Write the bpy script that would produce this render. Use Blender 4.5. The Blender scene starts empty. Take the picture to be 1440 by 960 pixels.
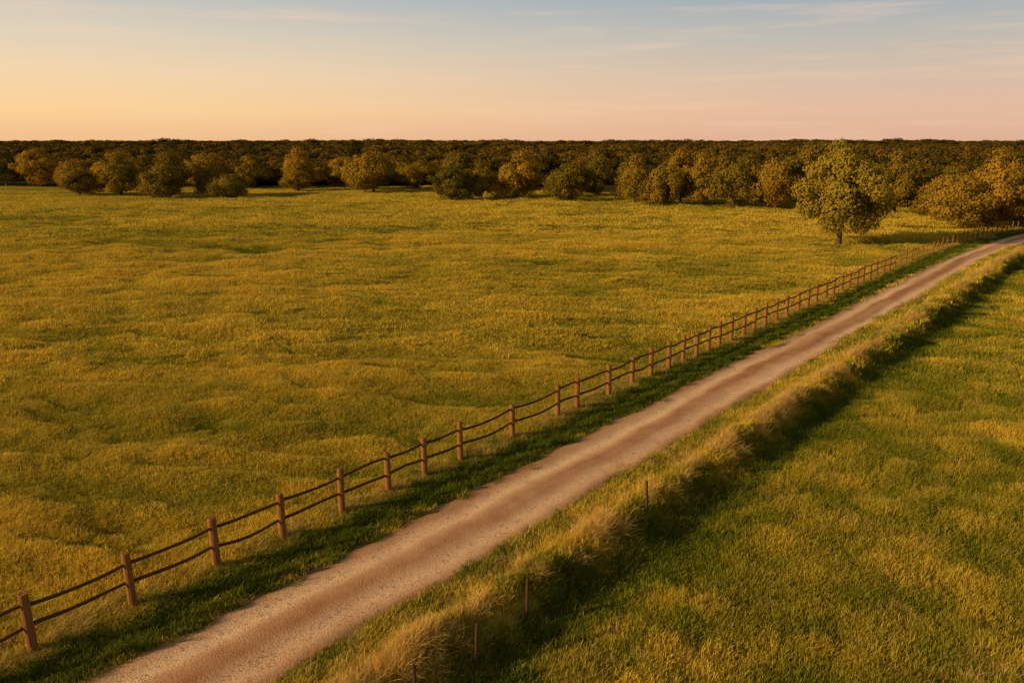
import bpy, math, random
import numpy as np
from mathutils import Vector
rng=np.random.default_rng(7); random.seed(7)
scene=bpy.context.scene
scene.view_settings.view_transform='Standard'; scene.view_settings.look='None'; scene.view_settings.exposure=0
H=11.0
# ---------------------------------------------------------------- noise
def vnoise(x,y,seed=0):
    xi=np.floor(x).astype(np.int64); yi=np.floor(y).astype(np.int64)
    xf=x-xi; yf=y-yi
    def h(a,b):
        n=(a*374761393+b*668265263+seed*974711)&0x7fffffff
        n=((n^(n>>13))*1274126177)&0x7fffffff
        n=n^(n>>16)
        return (n&0xffff)/65535.0
    u=xf*xf*(3-2*xf); v=yf*yf*(3-2*yf)
    return (h(xi,yi)*(1-u)+h(xi+1,yi)*u)*(1-v)+(h(xi,yi+1)*(1-u)+h(xi+1,yi+1)*u)*v
def fbm(x,y,seed=0,o=3):
    t=0;a=1;s=0
    for i in range(o):
        t=t+a*vnoise(x*2**i+17.3*i,y*2**i+9.1*i,seed+i); s+=a; a*=.5
    return t/s
def sm(x,a,b):
    t=np.clip((x-a)/(b-a),0,1); return t*t*(3-2*t)
# ------------------------------------------------ road coordinate frame
AX,AY=.6378,.7702
def sn(x,y):
    s=AX*x+AY*y; n=AY*x-AX*y
    return s,n-off(s)
def off(s):
    s=np.asarray(s,float)
    e=np.clip(s-80,0,60)
    return .0021*e*e+np.clip(s-140,0,None)*.25
def xy(s,n):
    nn=n+off(s)
    return AX*s+AY*nn, AY*s-AX*nn
def warp(x,y):
    return x+2.2*vnoise(x/7,y/7,13), y+.20*x+1.4*vnoise(x/6,y/6,15)
def lumps(x,y):
    wx,wy=warp(x,y)
    return .55*fbm(wx/3.4,wy/1.15,3,2)+.45*fbm(wx/8,wy/2.8,7,2)
def height(x,y):
    s,n=sn(x,y)
    d=np.hypot(x,y)
    out=np.where(n<-15, sm(-n,18.3,20.5), sm(n,-10.2,-8))
    near=1-sm(d,140,200)
    amp=np.where(n<-15,1.25,.60)
    h=amp*(lumps(x,y)-.5)*out*near
    h=h+.5*(fbm(x/34+4,y/17,11,2)-.5)*out*(1-sm(d,200,300))
    h=h+(.32*np.exp(-((n+11.15)/.45)**2)*(.2+1.2*vnoise(s/1.5,s*0,5)))
    h=h-.16*np.exp(-((n+16.9)/.55)**2)-.14*np.exp(-((n+9.7)/.9)**2)
    h=h-.36*sm(n,-11.2,-9.6)*(1-sm(d,120,200))
    h=h-.05*(sm(n,-16.2,-15.8)*(1-sm(n,-13.1,-12.7)))
    return h
def dryness(x,y):
    s,n=sn(x,y)
    left=.66+1.3*(lumps(x,y)-.5)+.9*(fbm(x/9,y/3,21,4)-.5)+.7*(fbm(x/40,y/14,41,2)-.5)+.6*(fbm(x/.9,y/.6,44,2)-.5)
    right=.30+1.7*(fbm(x/1.3,y/1.1,31,3)-.5)+.9*(fbm(x/7,y/5,51,2)-.5)
    d=np.where(n<-15,left,right)
    d=d-.55*np.exp(-((n+17.1)/.8)**2)
    d=d+.5*np.exp(-((n+11.7)/1.0)**2)
    d=d-.3*np.exp(-((n+9.6)/.9)**2)  # greener beside the berm: its shadow band is put into the colour
    return np.clip(d,0,1)
# ---------------------------------------------------------------- mats
def s2l(c): 
    return tuple(((v/255)/12.92 if v/255<=.04045 else ((v/255+.055)/1.055)**2.4) for v in c)+(1,)
def newmat(name):
    m=bpy.data.materials.new(name); m.use_nodes=True
    nt=m.node_tree; nt.nodes.clear()
    return m,nt,nt.nodes,nt.links
def mixc(nt,fac,a,b,blend='MIX'):
    n=nt.nodes.new('ShaderNodeMix'); n.data_type='RGBA'; n.blend_type=blend
    for sock,v in ((n.inputs[0],fac),(n.inputs[6],a),(n.inputs[7],b)):
        if hasattr(v,'links') or isinstance(v,bpy.types.NodeSocket): nt.links.new(v,sock)
        else: sock.default_value=v
    return n.outputs[2]
def math_(nt,op,a,b=0,c=0,clamp=False):
    n=nt.nodes.new('ShaderNodeMath'); n.operation=op; n.use_clamp=clamp
    for i,v in enumerate((a,b,c)):
        if isinstance(v,bpy.types.NodeSocket): nt.links.new(v,n.inputs[i])
        else: n.inputs[i].default_value=v
    return n.outputs[0]
def noise(nt,scale,detail=3,vec=None,rough=.5):
    n=nt.nodes.new('ShaderNodeTexNoise'); n.inputs['Scale'].default_value=scale; n.inputs['Detail'].default_value=detail
    n.inputs['Roughness'].default_value=rough
    if vec is not None: nt.links.new(vec,n.inputs['Vector'])
    return n.outputs[0]
def pos(nt): return nt.nodes.new('ShaderNodeNewGeometry').outputs['Position']
def attr(nt,name,typ='GEOMETRY'):
    n=nt.nodes.new('ShaderNodeAttribute'); n.attribute_name=name; n.attribute_type=typ
    return n.outputs['Fac']
def leafy(name,cg,cd,trans=.35,shift=0.0,blade=True):
    m,nt,N,L=newmat(name)
    out=N.new('ShaderNodeOutputMaterial')
    if blade:
        dry=attr(nt,'dry','INSTANCER'); tip=attr(nt,'tip')
        f=math_(nt,'MULTIPLY_ADD',dry,.85,shift-.18)
        f=math_(nt,'MULTIPLY_ADD',tip,.35,f,clamp=False)
        bl=attr(nt,'lv')
        f=math_(nt,'MULTIPLY_ADD',bl,.3,f)
        f=math_(nt,'SUBTRACT',f,.1,clamp=True)
        col=mixc(nt,f,cg,cd)
    else:
        oi=N.new('ShaderNodeObjectInfo').outputs['Random']
        lv=attr(nt,'lv')
        f=math_(nt,'MULTIPLY_ADD',oi,.72,math_(nt,'MULTIPLY',lv,.28))
        nz=noise(nt,.35,2,pos(nt))
        f=math_(nt,'MULTIPLY_ADD',math_(nt,'SUBTRACT',nz,.5),.8,f,clamp=True)
        col=mixc(nt,f,cg,cd)
    d=N.new('ShaderNodeBsdfDiffuse'); t=N.new('ShaderNodeBsdfTranslucent')
    L.new(col,d.inputs[0]); L.new(col,t.inputs[0])
    mx=N.new('ShaderNodeMixShader'); mx.inputs[0].default_value=trans
    L.new(d.outputs[0],mx.inputs[1]); L.new(t.outputs[0],mx.inputs[2]); L.new(mx.outputs[0],out.inputs[0])
    return m
M_field=leafy('meadow_grass_blades',(.15,.195,.012,1),(.74,.52,.07,1),.28)
M_dry=leafy('dry_grass_blades',(.24,.23,.03,1),(.78,.52,.17,1),.3,-.02)
M_verge=leafy('lush_shaded_grass_blades',(.08,.13,.012,1),(.26,.25,.035,1),.3,-.1)  # lush dark green, with the shade of the verge ditch also in the colour
M_leaf=leafy('tree_foliage',(.075,.082,.011,1),(.46,.265,.03,1),.16,blade=False)
M_leaf_shaded=leafy('shaded_woodland_foliage',(.045,.045,.009,1),(.22,.13,.02,1),.15,blade=False)  # darker copy of the tree foliage; shade behind the front row put into colour
M_leaf2=leafy('lone_tree_foliage',(.12,.12,.013,1),(.34,.245,.028,1),.18,blade=False)
def barkmat(name,c1,c2,sc=8):
    m,nt,N,L=newmat(name); out=N.new('ShaderNodeOutputMaterial')
    p=N.new('ShaderNodeBsdfPrincipled'); p.inputs['Roughness'].default_value=.9; p.inputs['Specular IOR Level'].default_value=.15
    tc=N.new('ShaderNodeTexCoord'); mp=N.new('ShaderNodeMapping'); mp.inputs['Scale'].default_value=(4,4,.6)
    L.new(tc.outputs['Object'],mp.inputs[0])
    nz=noise(nt,sc,5,mp.outputs[0],.65)
    L.new(mixc(nt,nz,c1,c2),p.inputs['Base Color'])
    b=N.new('ShaderNodeBump'); b.inputs['Strength'].default_value=.6; b.inputs['Distance'].default_value=.02
    L.new(nz,b.inputs['Height']); L.new(b.outputs[0],p.inputs['Normal']); L.new(p.outputs[0],out.inputs[0])
    return m
M_bark=barkmat('bark',(.04,.028,.018,1),(.13,.09,.06,1),2)
M_post=barkmat('post_timber',(.05,.022,.007,1),(.42,.19,.06,1),6)
M_rail=barkmat('rail_timber',(.03,.016,.009,1),(.15,.07,.028,1),6)
M_stake=barkmat('stake_timber',(.03,.016,.009,1),(.12,.06,.03,1),6)
# ground
def groundmat():
    m,nt,N,L=newmat('ground_soil_and_grass'); out=N.new('ShaderNodeOutputMaterial')
    p=N.new('ShaderNodeBsdfPrincipled'); p.inputs['Roughness'].default_value=1; p.inputs['Specular IOR Level'].default_value=0
    P=pos(nt); f=attr(nt,'dry'); fine=noise(nt,3,6,P,.7)
    g=mixc(nt,math_(nt,'MULTIPLY_ADD',math_(nt,'SUBTRACT',fine,.5),1.2,f,clamp=True),(.08,.105,.010,1),(.40,.30,.042,1))
    g=mixc(nt,attr(nt,'dirt'),g,(.26,.17,.10,1))
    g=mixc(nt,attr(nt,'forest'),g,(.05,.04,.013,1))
    L.new(g,p.inputs['Base Color'])
    b=N.new('ShaderNodeBump'); b.inputs['Strength'].default_value=.8; b.inputs['Distance'].default_value=.15
    L.new(fine,b.inputs['Height']); L.new(b.outputs[0],p.inputs['Normal']); L.new(p.outputs[0],out.inputs[0])
    return m
def roadmat():
    m,nt,N,L=newmat('gravel_track'); out=N.new('ShaderNodeOutputMaterial')
    p=N.new('ShaderNodeBsdfPrincipled'); p.inputs['Roughness'].default_value=.95; p.inputs['Specular IOR Level'].default_value=.1
    P=pos(nt)
    tr=attr(nt,'track'); ed=attr(nt,'edge')
    med=noise(nt,1.1,5,P,.65); fine=noise(nt,28,4,P,.7)
    t=math_(nt,'MULTIPLY_ADD',math_(nt,'SUBTRACT',med,.5),.8,tr,clamp=True)
    c=mixc(nt,t,(.46,.215,.098,1),(.95,.66,.42,1))
    c=mixc(nt,math_(nt,'MULTIPLY_ADD',math_(nt,'SUBTRACT',fine,.5),1.5,.65,clamp=True),mixc(nt,.42,c,(.16,.085,.045,1)),c)
    c=mixc(nt,math_(nt,'MULTIPLY_ADD',math_(nt,'SUBTRACT',med,.5),1.5,ed,clamp=True),c,(.26,.155,.06,1))
    v=N.new('ShaderNodeTexVoronoi'); v.inputs['Scale'].default_value=22; L.new(P,v.inputs['Vector'])
    sep=N.new('ShaderNodeSeparateColor'); L.new(v.outputs['Color'],sep.inputs[0])
    c=mixc(nt,.35,c,mixc(nt,sep.outputs[0],(.3,.27,.24,1),(.68,.63,.58,1)),'SOFT_LIGHT')
    L.new(c,p.inputs['Base Color'])
    b=N.new('ShaderNodeBump'); b.inputs['Strength'].default_value=.5; b.inputs['Distance'].default_value=.022
    hh=math_(nt,'MULTIPLY_ADD',med,2.0,math_(nt,'ADD',fine,math_(nt,'MULTIPLY',v.outputs['Distance'],-.7)))
    L.new(hh,b.inputs['Height']); L.new(b.outputs[0],p.inputs['Normal']); L.new(p.outputs[0],out.inputs[0])
    return m
# ------------------------------------------------------------ mesh util
def addattr(me,name,vals,typ='FLOAT',dom='POINT'):
    a=me.attributes.new(name,typ,dom)
    vals=np.asarray(vals)
    if typ=='FLOAT': a.data.foreach_set('value',vals.astype(np.float32).ravel())
    elif typ=='INT': a.data.foreach_set('value',vals.astype(np.int32).ravel())
    else: a.data.foreach_set('vector',vals.astype(np.float32).ravel())
def npmesh(name,V,F,smooth=False):
    V=np.asarray(V,np.float32); F=np.asarray(F,np.int32)
    me=bpy.data.meshes.new(name); k=F.shape[1]
    me.vertices.add(len(V)); me.vertices.foreach_set('co',V.ravel())
    me.loops.add(F.size); me.loops.foreach_set('vertex_index',F.ravel())
    me.polygons.add(len(F)); me.polygons.foreach_set('loop_start',np.arange(0,F.size,k,dtype=np.int32))
    me.update(calc_edges=True); me.validate()
    if smooth: me.polygons.foreach_set('use_smooth',np.ones(len(F),bool))
    return me
def link(name,me,mats=()):
    o=bpy.data.objects.new(name,me); scene.collection.objects.link(o)
    for m in mats: me.materials.append(m)
    return o
def gridfaces(nx,ny):
    i=np.arange(ny-1)[:,None]*nx+np.arange(nx-1)[None,:]
    i=i.ravel(); return np.stack([i,i+1,i+1+nx,i+nx],1)
# ------------------------------------------------------------- ground
def axis(lo,f0,f1,hi,step):
    mid=list(np.arange(f0,f1,step)); a=[];x=f0;d=step
    while x>lo: d*=1.06; x-=d; a.append(x)
    b=[];x=mid[-1];d=step
    while x<hi: d*=1.06; x+=d; b.append(x)
    return np.array(a[::-1]+mid+b)
gx=axis(-6000,-70,80,6000,.45); gy=axis(-800,8,140,9000,.3)
GX,GY=np.meshgrid(gx,gy); X=GX.ravel();Y=GY.ravel()
ex=np.array([-400,-140,-100,-60,-20,0,20,40,60,80,120,400]); ey=np.array([240,212,200,198,200,184,172,156,137,122,112,80.])
def edge(x): return np.interp(x,ex,ey)
Z=height(X,Y)
me=npmesh('ground',np.stack([X,Y,Z],1),gridfaces(len(gx),len(gy)),True)
s,n=sn(X,Y)
addattr(me,'dry',dryness(X,Y)*.9)
addattr(me,'dirt',sm(n,-16.5,-15.9)*(1-sm(n,-13.1,-12.6)))
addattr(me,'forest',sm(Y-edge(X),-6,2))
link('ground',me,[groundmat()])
# --------------------------------------------------------------- road
ss=np.concatenate([np.arange(-25,60,.25),np.arange(60,260,1.)]); uu=np.linspace(0,1,27)
S,U=np.meshgrid(ss,uu,indexing='ij'); S=S.ravel();U=U.ravel()
nl=-16.05+.22*(fbm(S/1.6,S*0,61)-.5)*2; nr=-12.75+.25*(fbm(S/1.9,S*0+5,63)-.5)*2
Nn=nl+(nr-nl)*U
x,y=xy(S,Nn)
wob=.06*(vnoise(S/6,S*0,77)-.5)
trk=np.exp(-((U-.27-wob)/.11)**2)+np.exp(-((U-.73-wob)/.12)**2)
streak=.8*(fbm(U*9,S/9,141,2)-.5)
z=.02-.05*trk+.03*(fbm(x/1.2,y/1.2,71)-.5)+.02*np.sin(U*math.pi)-.05*(np.abs(U-.5)*2)**8
me=npmesh('gravel_road',np.stack([x,y,z],1),gridfaces(len(uu),len(ss)),True)
addattr(me,'track',.14+.8*trk+streak); addattr(me,'edge',(np.abs(U-.5)*2)**5*.9-.1)
link('gravel_road',me,[roadmat()])
# ------------------------------------------------------------- instancer
def instancer(name,coll,P,rot,scl,idx,dry):
    me=bpy.data.meshes.new(name); me.vertices.add(len(P)); me.vertices.foreach_set('co',np.asarray(P,np.float32).ravel())
    addattr(me,'i_rot',rot,'FLOAT_VECTOR'); addattr(me,'i_scl',scl,'FLOAT_VECTOR'); addattr(me,'i_idx',idx,'INT'); addattr(me,'dry',dry)
    o=link(name,me)
    ng=bpy.data.node_groups.new(name+'_gn','GeometryNodeTree')
    ng.interface.new_socket('Geometry',in_out='INPUT',socket_type='NodeSocketGeometry')
    ng.interface.new_socket('Geometry',in_out='OUTPUT',socket_type='NodeSocketGeometry')
    N=ng.nodes;L=ng.links
    gi=N.new('NodeGroupInput');go=N.new('NodeGroupOutput')
    ci=N.new('GeometryNodeCollectionInfo'); ci.inputs['Collection'].default_value=coll
    ci.inputs['Separate Children'].default_value=True; ci.inputs['Reset Children'].default_value=True
    ip=N.new('GeometryNodeInstanceOnPoints'); ip.inputs['Pick Instance'].default_value=True
    def na(nm,t):
        k=N.new('GeometryNodeInputNamedAttribute'); k.data_type=t; k.inputs['Name'].default_value=nm; return k.outputs['Attribute']
    L.new(gi.outputs[0],ip.inputs['Points']); L.new(ci.outputs[0],ip.inputs['Instance'])
    L.new(na('i_idx','INT'),ip.inputs['Instance Index']); L.new(na('i_rot','FLOAT_VECTOR'),ip.inputs['Rotation']); L.new(na('i_scl','FLOAT_VECTOR'),ip.inputs['Scale'])
    L.new(ip.outputs[0],go.inputs[0])
    md=o.modifiers.new('scatter','NODES'); md.node_group=ng
    return o
def tuft(name,nb,R,h0,h1,w,lean,mat,seed):
    r=np.random.default_rng(seed)
    rad=R*np.sqrt(r.random(nb)); th=r.random(nb)*6.283
    bx=rad*np.cos(th);by=rad*np.sin(th)
    hh=(h0+(h1-h0)*r.random(nb)**1.5)*(1-.3*(rad/R)**2)
    az=r.random(nb)*6.283; ln=lean*hh*(.3+r.random(nb)); ww=w*(.6+.8*r.random(nb))
    fa=az+1.57+r.normal(0,.5,nb)
    wx=np.cos(fa)*ww/2; wy=np.sin(fa)*ww/2; lx=np.cos(az)*ln; ly=np.sin(az)*ln
    o=np.zeros(nb)
    V=np.stack([np.stack([bx-wx,by-wy,o-.03],1),np.stack([bx+wx,by+wy,o-.03],1),
      np.stack([bx+lx*.4+wx*.8,by+ly*.4+wy*.8,hh*.65],1),np.stack([bx+lx*.4-wx*.8,by+ly*.4-wy*.8,hh*.65],1),
      np.stack([bx+lx+wx*.15,by+ly+wy*.15,hh],1),np.stack([bx+lx-wx*.15,by+ly-wy*.15,hh],1)],1).reshape(-1,3)
    b=np.arange(nb)*6
    F=np.concatenate([np.stack([b,b+1,b+2,b+3],1),np.stack([b+3,b+2,b+4,b+5],1)])
    me=npmesh(name,V,F); me.materials.append(mat)
    addattr(me,'tip',np.tile([0,0,.6,.6,1,1],nb)); addattr(me,'lv',np.repeat(r.random(nb),6))
    return bpy.data.objects.new(name,me)
def coll(name,objs):
    c=bpy.data.collections.new(name)
    for o in objs: c.objects.link(o)
    return c
c_near=coll('grass_near',[tuft('g%d'%i,150,.42,.05,.15,.014,1.1,M_field,i) for i in range(5)])
c_mid=coll('grass_mid',[tuft('gm%d'%i,180,.85,.04,.15,.031,1.1,M_field,10+i) for i in range(5)])
c_far=coll('grass_far',[tuft('gf%d'%i,260,2.2,.05,.15,.07,1.2,M_field,20+i) for i in range(5)])
c_dry=coll('grass_dry',[tuft('gd%d'%i,100,.22,.18,.48,.011,.85,M_dry,30+i) for i in range(5)])
c_verge=coll('grass_verge',[tuft('gv%d'%i,110,.30,.10,.34,.018,.7,M_verge,40+i) for i in range(5)])
def region(dmin,dmax,dens):
    ymax=dmax;xm=dmax*.75+10
    nn=int(2*xm*ymax*dens)
    x=rng.uniform(-xm,xm*1.1,nn); y=rng.uniform(5,ymax,nn)
    d=np.hypot(x,y)+rng.normal(0,2,nn)
    k=(d>=dmin)&(d<dmax)&(np.abs(x)<.80*y+7)&(y<edge(x)+3)
    return x[k],y[k]
def place(name,c,x,y,scl,dry,zoff=0):
    m=len(x); z=height(x,y)+zoff
    e=.3; gxx=(height(x+e,y)-height(x-e,y))/(2*e); gyy=(height(x,y+e)-height(x,y-e))/(2*e)
    rot=np.stack([np.arctan(gyy)*.9+rng.normal(0,.05,m),-np.arctan(gxx)*.9+rng.normal(0,.05,m),np.zeros(m)],1)
    sg=np.where(rng.random(m)<.5,-1,1)*(.85+.3*rng.random(m)); sg2=np.where(rng.random(m)<.5,-1,1)*(.85+.3*rng.random(m))
    s3=np.stack([sg,sg2,scl],1)
    instancer(name,c,np.stack([x,y,z],1),rot,s3,rng.integers(0,5,m),dry)
for nm,c,a,b,dens in (('meadow_grass',c_near,0,42,11),('meadow_grass',c_mid,42,100,3.4),('meadow_grass',c_far,100,215,.65)):
    x,y=region(a,b,dens); s,n=sn(x,y)
    eg=.35*(fbm(s/1.3,n*0,81)-.5)
    k=~((n>-16.2+eg)&(n<-12.75+eg))
    if c is c_far: k=~((n>-18.2)&(n<-11))
    x,y=x[k],y[k]; dr=dryness(x,y); m=len(x)
    s,n=sn(x,y)
    sc=(.6+.5*dr+.45*fbm(x/1.1,y/.9,91,2)+(n>-12.5)*(.1+1.1*fbm(x/1.2,y/1.0,93,2)))*(.8+.4*rng.random(m))
    place(nm,c,x,y,sc,np.clip(dr+rng.normal(0,.07,m),0,1))
# berm dry grass
def strip(name,c,s0,s1,n0,nsd,cnt,sc,dr,prob=None):
    s=rng.uniform(s0,s1,cnt); n=n0+rng.normal(0,1,cnt)*nsd
    if prob is not None:
        k=rng.random(cnt)<prob(s,n); s=s[k];n=n[k]
    x,y=xy(s,n); m=len(x)
    place(name,c,x,y,sc*(.6+.8*rng.random(m)),np.clip(dr+rng.normal(0,.18,m),0,1))
strip('dry_berm_grass',c_dry,-10,150,-11.25,.20,6500,.85,.85,lambda s,n:np.clip(3.4*fbm(s/.9,n/.7,95,2)-1.3,0,1)**1.2)
strip('dry_berm_grass',c_dry,-10,150,-12.0,.4,1800,.38,.55)
strip('dry_berm_grass',c_dry,-10,150,-18.1,.35,1500,.5,.5)
strip('verge_grass',c_verge,-10,150,-16.85,.36,5500,.8,.3,lambda s,n:np.clip(.35+1.3*fbm(s/1.6,n/.8,97,2),0,1))
strip('verge_grass',c_verge,-10,150,-9.8,.5,3500,.75,.15)  # dark grass along the berm's shadow band, painting the shade in by colour
strip('verge_grass',c_verge,-10,150,-12.55,.18,1100,.4,.7)
x,y=region(0,70,1.8); s,n=sn(x,y); p=fbm(x/1.1,y/1.0,101,3); k=((n>-9)&(p>.54)); x,y=x[k],y[k]
place('meadow_tussocks',c_dry,x,y,.35+.3*rng.random(len(x)),np.clip(.35+.35*rng.random(len(x)),0,1))
# gravel
def rock(i):
    import bmesh
    bm=bmesh.new(); bmesh.ops.create_icosphere(bm,subdivisions=1,radius=1)
    r=random.Random(i)
    for v in bm.verts: v.co*=r.uniform(.7,1.2); v.co.z*=.6
    me=bpy.data.meshes.new('pebble%d'%i); bm.to_mesh(me); bm.free(); me.materials.append(M_peb)
    return bpy.data.objects.new('pebble%d'%i,me)
m,nt,N,L=newmat('pebbles'); M_peb=m
out=N.new('ShaderNodeOutputMaterial'); d=N.new('ShaderNodeBsdfDiffuse'); 
L.new(mixc(nt,attr(nt,'dry','INSTANCER'),(.24,.13,.07,1),(.62,.42,.27,1)),d.inputs[0]); L.new(d.outputs[0],out.inputs[0])
c_peb=coll('pebbles',[rock(i) for i in range(5)])
cnt=9000; s=rng.uniform(-5,45,cnt); u=rng.random(cnt); n=-15.9+2.9*u
x,y=xy(s,n); sc=rng.uniform(.005,.02,cnt)
instancer('loose_gravel',c_peb,np.stack([x,y,np.full(cnt,.01)],1),np.stack([rng.random(cnt),rng.random(cnt),rng.random(cnt)*6],1),np.stack([sc]*3,1),rng.integers(0,5,cnt),rng.random(cnt))
# --------------------------------------------------------------- tubes
def tube(pts,rads,sides=8,cap=True,jit=0,r=None):
    V=[];F=[]
    pts=[Vector(p) for p in pts]
    for i,p in enumerate(pts):
        t=(pts[min(i+1,len(pts)-1)]-pts[max(i-1,0)]).normalized()
        a=Vector((0,0,1)) if abs(t.z)<.9 else Vector((1,0,0))
        e=t.cross(a).normalized(); g=t.cross(e)
        for k in range(sides):
            th=6.2832*k/sides; q=rads[i]*(1+(r.uniform(-jit,jit) if r else 0))
            V.append(p+e*math.cos(th)*q+g*math.sin(th)*q)
    for i in range(len(pts)-1):
        for k in range(sides):
            F.append((i*sides+k,i*sides+(k+1)%sides,(i+1)*sides+(k+1)%sides,(i+1)*sides+k))
    if cap:
        n=len(V); V.append(pts[0]);V.append(pts[-1])
        for k in range(sides):
            F.append((n,(k+1)%sides,k)); o=(len(pts)-1)*sides; F.append((n+1,o+k,o+(k+1)%sides))
    return V,F
class Acc:
    def __init__(s): s.V=[];s.F=[]
    def add(s,VF):
        o=len(s.V); s.V+=[tuple(v) for v in VF[0]]; s.F+=[tuple(i+o for i in f) for f in VF[1]]
    def mesh(s,name,mat):
        me=bpy.data.meshes.new(name); me.from_pydata(s.V,[],s.F); me.materials.append(mat); return me
# --------------------------------------------------------------- trees
def tree_mesh(name,seed,h,w,base,nclump,nleaf,ls,mat,trunk_r=.3,bush=False,cr=1.0,multi=False):
    r=random.Random(seed); g=np.random.default_rng(seed)
    cz=(h+base)/2; rz=(h-base)/2; rx=w/2
    A=Acc(); cen=[];rad=[]
    sx_=g.uniform(-.12,.12,2)
    # lobes: a crown is several overlapping masses of different height
    lobes=[(0,0,1.0,1.0)]
    if multi:
        lobes=[(g.uniform(-.12,.12),g.uniform(-.12,.12),.72,1.0)]
        for q_ in range(g.integers(2,4)):
            an=g.uniform(0,6.28); di=g.uniform(.35,.6); lobes.append((math.cos(an)*di,math.sin(an)*di,g.uniform(.42,.62),g.uniform(.6,.9)))
    while len(cen)<nclump:
        lb=lobes[g.integers(0,len(lobes))] if g.random()<.6 else lobes[0]
        v=g.normal(size=3); v/=np.linalg.norm(v); q=g.random()**.36
        R=g.uniform(.09,.17)*w*.85*cr
        zz=v[2]*q
        k=1.0-(.22*max(0,zz)) - ((0 if bush else .10)*max(0,-zz))
        if bush and zz<0: k=1/max(.75,math.sqrt(1-v[2]**2)+.001)*.98 if abs(v[2])<.8 else 1
        lz=rz*lb[3]; lc=base+lz
        p=np.array([lb[0]*rx+v[0]*q*(rx*lb[2]-R*.5)*k,lb[1]*rx+v[1]*q*(rx*lb[2]-R*.5)*k,lc+zz*(lz-R*.6)])
        p[:2]+=g.normal(size=2)*.035*w+sx_*zz*w*.5
        p[2]+=g.normal()*.03*h
        cen.append(p);rad.append(R)
    cen=np.array(cen);rad=np.array(rad)
    top=(r.uniform(-.3,.3),r.uniform(-.3,.3),h*.72)
    pts=[(0,0,-.15),(0,0,.15),(.05,.02,base*.6+.3),(top[0]*.4,top[1]*.4,h*.4),(top[0],top[1],h*.72)]
    A.add(tube(pts,[trunk_r*1.5,trunk_r*1.1,trunk_r*.9,trunk_r*.6,trunk_r*.2],9,True,.08,r))
    for c in cen[::max(1,len(cen)//16)]:
        z0=min(h*.5,max(base*.8+.3,c[2]*.5))
        mid=(c[0]*.45,c[1]*.45,(z0+c[2])/2-.1)
        A.add(tube([(0,0,z0),mid,tuple(c)],[trunk_r*.42,trunk_r*.26,trunk_r*.08],6,True,.05,r))
    nb=len(A.V); nbf=len(A.F)
    wgt=rad**2/np.sum(rad**2)
    ci=g.choice(len(cen),nleaf,p=wgt)
    d=g.normal(size=(nleaf,3)); d/=np.linalg.norm(d,axis=1)[:,None]
    rr=rad[ci]*(.5+.55*g.random(nleaf)**.5)*(1+.14*g.normal(size=nleaf).clip(-1,1.8))
    C=cen[ci]+d*rr[:,None]*np.array([1,1,.82])
    crown=(C-np.array([0,0,cz]))/np.array([rx,rx,rz]); crown/=np.linalg.norm(crown,axis=1)[:,None]+1e-6
    nrm=d*.75+crown*.55+g.normal(size=(nleaf,3))*.34; nrm/=np.linalg.norm(nrm,axis=1)[:,None]
    t=np.cross(nrm,g.normal(size=(nleaf,3))); t/=np.linalg.norm(t,axis=1)[:,None]; b=np.cross(nrm,t)
    sz=ls*(.55+.9*g.random(nleaf))
    t=t*sz[:,None]*.5;b=b*sz[:,None]*.4
    bend=nrm*(sz[:,None]*.12)
    V=np.stack([C-t,C-b+bend,C+t,C+b+bend],1).reshape(-1,3)
    V[:,2]=np.maximum(V[:,2],.05)
    F=np.arange(nleaf*4).reshape(-1,4)
    allV=np.concatenate([np.array(A.V),V]) 
    me=bpy.data.meshes.new(name)
    me.from_pydata(allV.tolist(),[],A.F+(F+nb).tolist())
    me.materials.append(M_bark); me.materials.append(mat)
    mi=np.zeros(len(me.polygons),np.int32); mi[nbf:]=1
    me.polygons.foreach_set('material_index',mi)
    lv=np.concatenate([np.zeros(nb),np.repeat(.5*g.random(nleaf)+.5*g.random(len(cen))[ci],4)])
    addattr(me,'lv',lv)
    return me
lone=tree_mesh('oak_tree_mesh',3,11.3,10.2,1.2,105,40000,.23,M_leaf2,.30)
def put(name,me,x,y,sx,sz,rz):
    o=bpy.data.objects.new(name,me); scene.collection.objects.link(o)
    o.location=(x,y,float(height(np.array([x]),np.array([y]))[0])-.05); o.scale=(sx,sx,sz); o.rotation_euler=(0,0,rz); return o
put('oak_tree',lone,35.6,85.3,1,1,.4)
VAR=[tree_mesh('woodland_tree_mesh%d'%i,150+i,10,10.5,.1+.3*(i%3),50+6*i,18000,.30,M_leaf,.25,True,1.08,multi=(i!=2)) for i in range(8)]
T=[(-141,208,10.4,12),(-130,205,9.2,12),(-120,203,10.0,12),(-108,198,7.6,11),(-92,169,6.3,10),(-84,171,8.4,11.5),(-70,162.6,9.6,13),(-58,162.6,6.0,9.5),(-63,169,7.9,9),
(-97,194,9.0,13),(-76,197,10,13),(-64,198,7.8,12),(-52,196,9.2,11),(-42,200,7.8,12),(-31,178,9.8,13.5),(-36,186,8,10),(-23,192,7.0,12),(-13,198,9.4,13),(-11.5,152,7.3,9.5),(-6,157,7.6,8.5),
(1,157,9.8,11),(11,152,9.0,9.5),(18,166,9.6,10),(22.3,144,8.3,9),(27.2,141,8.8,9.5),(31,146,9.8,9),(34,141,8.6,9.5),(39,136,9.8,11),(44,132,8.8,10),
(50,132,12.2,10.5),(60,124,9.8,10.5),(65,119,7.8,9),(57.8,103.5,7.6,9.5),(62.5,102.6,9.2,10),(68.5,104.5,8.8,10),(75,101,9,10),(82,99,9.5,10),(-152,208,10,12),(-160,203,10,12),(-49,182,5.2,9),(70,114,9.6,11)]
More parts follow.
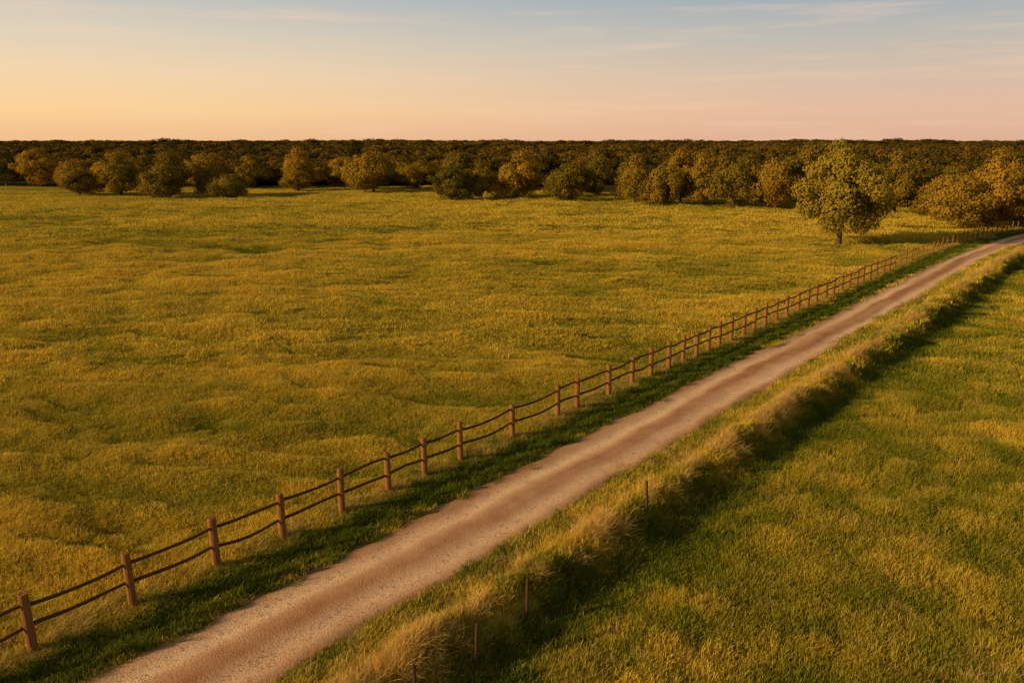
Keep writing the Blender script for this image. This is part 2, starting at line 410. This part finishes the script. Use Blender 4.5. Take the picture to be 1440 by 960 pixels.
for i,(x,y,h,w) in enumerate(T):
    put('oak_tree',VAR[(i*5+i//8)%8],x,y,w/10.4,h/10.0,i*1.7)
# woodland mass
VAR2=[tree_mesh('woodland_far_mesh%d'%i,80+i,10,10,.3,34,5000,.54,M_leaf_shaded,.25,True,1.15,multi=(i%2==0)) for i in range(6)]
pts=[];sc=[]
def cell(x0,x1,y0,y1,st,cond,hs,rare=.03,lay=False):
    nx=int((x1-x0)/st);ny=int((y1-y0)/st)
    gx_,gy_=np.meshgrid(x0+st*np.arange(nx),y0+st*np.arange(ny)); a=gx_.ravel()+rng.uniform(-.45,.45,nx*ny)*st; b=gy_.ravel()+rng.uniform(-.45,.45,nx*ny)*st
    k=cond(a,b); a=a[k];b=b[k]; m=len(a)
    hz=rng.uniform(*hs,m)*(.82+.34*fbm(a/26,b/45,201,2)); hz=np.where(rng.random(m)<rare,hz*1.15,hz); wd=st/7.0*rng.uniform(.85,1.3,m)
    if lay: hz=hz*np.interp(b-edge(a),[0,40,110,180],[.72,.80,.95,1.02])
    pts.append(np.stack([a,b,np.full(m,-.1)],1))
    sc.append(np.stack([wd,wd,hz],1))
cell(-260,260,85,330,8.4,lambda a,b:(b>edge(a)+5)&(b<330)&(np.abs(a)<.85*b+10)&~((fbm(a/14,b/18,205,2)<.43)&(b<edge(a)+45)),(.68,1.02),.05,True)
cell(-600,600,330,700,13,lambda a,b:(np.abs(a)<.85*b),(.78,1.05))
cell(-2200,2200,700,2600,28,lambda a,b:(np.abs(a)<.82*b),(.85,1.42))
P=np.concatenate(pts);S3=np.concatenate(sc);m=len(P)
c_tr=coll('woodland_variants',[bpy.data.objects.new('tree_variant%d'%i,v) for i,v in enumerate(VAR2)])
instancer('distant_woodland',c_tr,P,np.stack([np.zeros(m),np.zeros(m),rng.random(m)*6.28],1),S3,rng.integers(0,6,m),rng.random(m))
# --------------------------------------------------------------- fence
sp=[-5.6,-3.6,-1.5,.6,2.8,4.90,7.14,9.40,11.45,13.56,15.44,17.07,18.82,21.73,24.67,26.04,28.42,30.49,32.2,33.96,35.5,36.9,38.3,39.6,41.2,42.9,44.4,46.1]
q=46.1
while q<170: q+=random.uniform(1.7,2.1); sp.append(q)
post=Acc();rail=Acc();R=random.Random(4)
tops=[]
for s_ in sp:
    n_=-17.95+R.uniform(-.05,.05); x,y=[float(v) for v in xy(s_,n_)]; z=float(height(np.array([x]),np.array([y]))[0])
    hh=1.42+R.uniform(-.07,.07); w=.102+R.uniform(-.008,.01)
    if s_>75: w*=.6; hh*=.85
    lx=R.uniform(-.03,.03);ly=R.uniform(-.03,.03)
    V=[];a0=math.atan2(AY,AX)+R.uniform(-.15,.15)
    rings=[(-.2,1.0),(.4,1.02),(.9,.97),(hh-.02,.95),(hh,.82)]
    S_=12
    for (zz,k) in rings:
        for j in range(S_):
            th=6.2832*j/S_; 
            rr=w*k*(1/max(abs(math.cos(th)),abs(math.sin(th))))**.55*(1+R.uniform(-.03,.03))
            V.append((x+lx*zz/hh+math.cos(th+a0)*rr,y+ly*zz/hh+math.sin(th+a0)*rr,z+zz+(R.uniform(-.008,.008) if zz>1 else 0)))
    F=[(i*S_+j,i*S_+(j+1)%S_,(i+1)*S_+(j+1)%S_,(i+1)*S_+j) for i in range(len(rings)-1) for j in range(S_)]+[tuple(range((len(rings)-1)*S_,len(rings)*S_))]
    post.add((V,F)); tops.append((x,y,z,lx,ly,hh))
for i in range(len(sp)-1):
    A_=tops[i];B_=tops[i+1]
    for zr in (1.20,.66):
        if sp[i]>75: zr*=.85
        za=A_[2]+zr+R.uniform(-.03,.03); zb=B_[2]+zr+R.uniform(-.03,.03)
        L_=sp[i+1]-sp[i]
        sag=R.uniform(.02,.10)*(1 if R.random()<.75 else -.5)*L_/2
        pts_=[];rd=[]
        ph=R.uniform(0,6)
        for k in range(9):
            t=k/8*1.04-.02
            pts_.append((A_[0]+(B_[0]-A_[0])*t+.02*math.sin(3*t+ph),A_[1]+(B_[1]-A_[1])*t,za+(zb-za)*t-sag*math.sin(math.pi*min(max(t,0),1))+.012*math.sin(7*t+ph)))
            rd.append((.048-.009*t+R.uniform(-.002,.002))*(.5 if sp[i]>75 else 1))
        rail.add(tube(pts_,rd,7,True,.06,R))
fe=bpy.data.objects.new('wooden_fence',None); scene.collection.objects.link(fe)
for nm,a,mt in (('posts',post,M_post),('rails',rail,M_rail)):
    o=bpy.data.objects.new(nm,a.mesh(nm,mt)); scene.collection.objects.link(o); o.parent=fe
# stakes on right bank
for (x,y,hh) in ((-2.0,13.8,1.0),(-.8,15.0,1.2),(.35,16.7,1.2),(4.1,21.8,1.15)):
    z=float(height(np.array([x]),np.array([y]))[0]); A=Acc(); 
    A.add(tube([(0,0,-.2),(.005,0,hh*.5),(.012,.01,hh-.02),(.012,.01,hh)],[.042,.042,.039,.028],7,True,.08,R))
    A.add(tube([(-.04,0,hh-.07),(.05,.005,hh-.07)],[.009,.009],6,True))
    o=bpy.data.objects.new('wooden_stake',A.mesh('stake',M_stake)); scene.collection.objects.link(o); o.location=(x,y,z); o.rotation_euler=(R.uniform(-.04,.04),R.uniform(-.04,.04),R.uniform(0,3))
# ------------------------------------------------------------ lighting
el=math.radians(17); SD=Vector((-.92,-.38,0)).normalized()
SD=Vector((SD.x*math.cos(el),SD.y*math.cos(el),math.sin(el)))
sun=bpy.data.lights.new('sun','SUN'); sun.energy=5; sun.angle=math.radians(.8); sun.color=(1,.69,.32)
so=bpy.data.objects.new('sun',sun); scene.collection.objects.link(so); so.rotation_euler=SD.to_track_quat('Z','Y').to_euler(); so.location=(-50,-20,40)
w=bpy.data.worlds.new('World'); scene.world=w; w.use_nodes=True; nt=w.node_tree; N=nt.nodes;L=nt.links; N.clear()
out=N.new('ShaderNodeOutputWorld'); bg=N.new('ShaderNodeBackground'); bg.inputs[1].default_value=.1
sky=N.new('ShaderNodeTexSky'); sky.sky_type='NISHITA'; sky.sun_disc=False; sky.sun_elevation=el; sky.sun_rotation=math.atan2(SD.x,SD.y)%(2*math.pi)
tc=N.new('ShaderNodeTexCoord'); sx=N.new('ShaderNodeSeparateXYZ'); L.new(tc.outputs['Generated'],sx.inputs[0])
def ramp(stops):
    r=N.new('ShaderNodeValToRGB'); e=r.color_ramp.elements
    while len(e)>1: e.remove(e[-1])
    e[0].position=stops[0][0]; e[0].color=s2l(stops[0][1])
    for p,c in stops[1:]:
        k=e.new(p); k.color=s2l(c)
    L.new(sx.outputs[2],r.inputs[0]); return r.outputs[0]
ra=ramp([(0,(244,191,140)),(.035,(255,212,152)),(.075,(246,216,174)),(.115,(226,211,187)),(.16,(196,197,192)),(.32,(134,132,130)),(1,(90,86,82))])
rb=ramp([(0,(225,178,150)),(.035,(229,187,159)),(.075,(215,190,169)),(.115,(191,186,177)),(.16,(158,173,183)),(.32,(110,115,122)),(1,(82,80,80))])
az=N.new('ShaderNodeMapRange'); az.inputs[1].default_value=-.6; az.inputs[2].default_value=.5; az.interpolation_type='SMOOTHSTEP'
L.new(sx.outputs[0],az.inputs[0])
g=mixc(nt,az.outputs[0],ra,rb)
mp=N.new('ShaderNodeMapping'); mp.inputs['Scale'].default_value=(3.2,3.2,46); mp.inputs['Rotation'].default_value=(.0,.09,0); L.new(tc.outputs['Generated'],mp.inputs[0])
cl=noise(nt,1.3,8,mp.outputs[0],.64)
cm=N.new('ShaderNodeMapRange'); cm.inputs[1].default_value=.51; cm.inputs[2].default_value=.74; cm.inputs[4].default_value=.42; L.new(cl,cm.inputs[0])
g=mixc(nt,cm.outputs[0],g,s2l((250,212,182)))
vm=N.new('ShaderNodeVectorMath'); vm.operation='SCALE'; vm.inputs[3].default_value=10; L.new(g,vm.inputs[0])
fin=mixc(nt,.96,sky.outputs[0],vm.outputs[0])
L.new(fin,bg.inputs[0]); L.new(bg.outputs[0],out.inputs[0])
# -------------------------------------------------------------- camera
cam=bpy.data.cameras.new('camera'); cam.sensor_width=36; cam.lens=27.5; cam.clip_end=20000; cam.clip_start=.1
co=bpy.data.objects.new('camera',cam); scene.collection.objects.link(co); co.location=(0,0,H); co.rotation_euler=(math.radians(90-14.29),0,0)
scene.camera=co
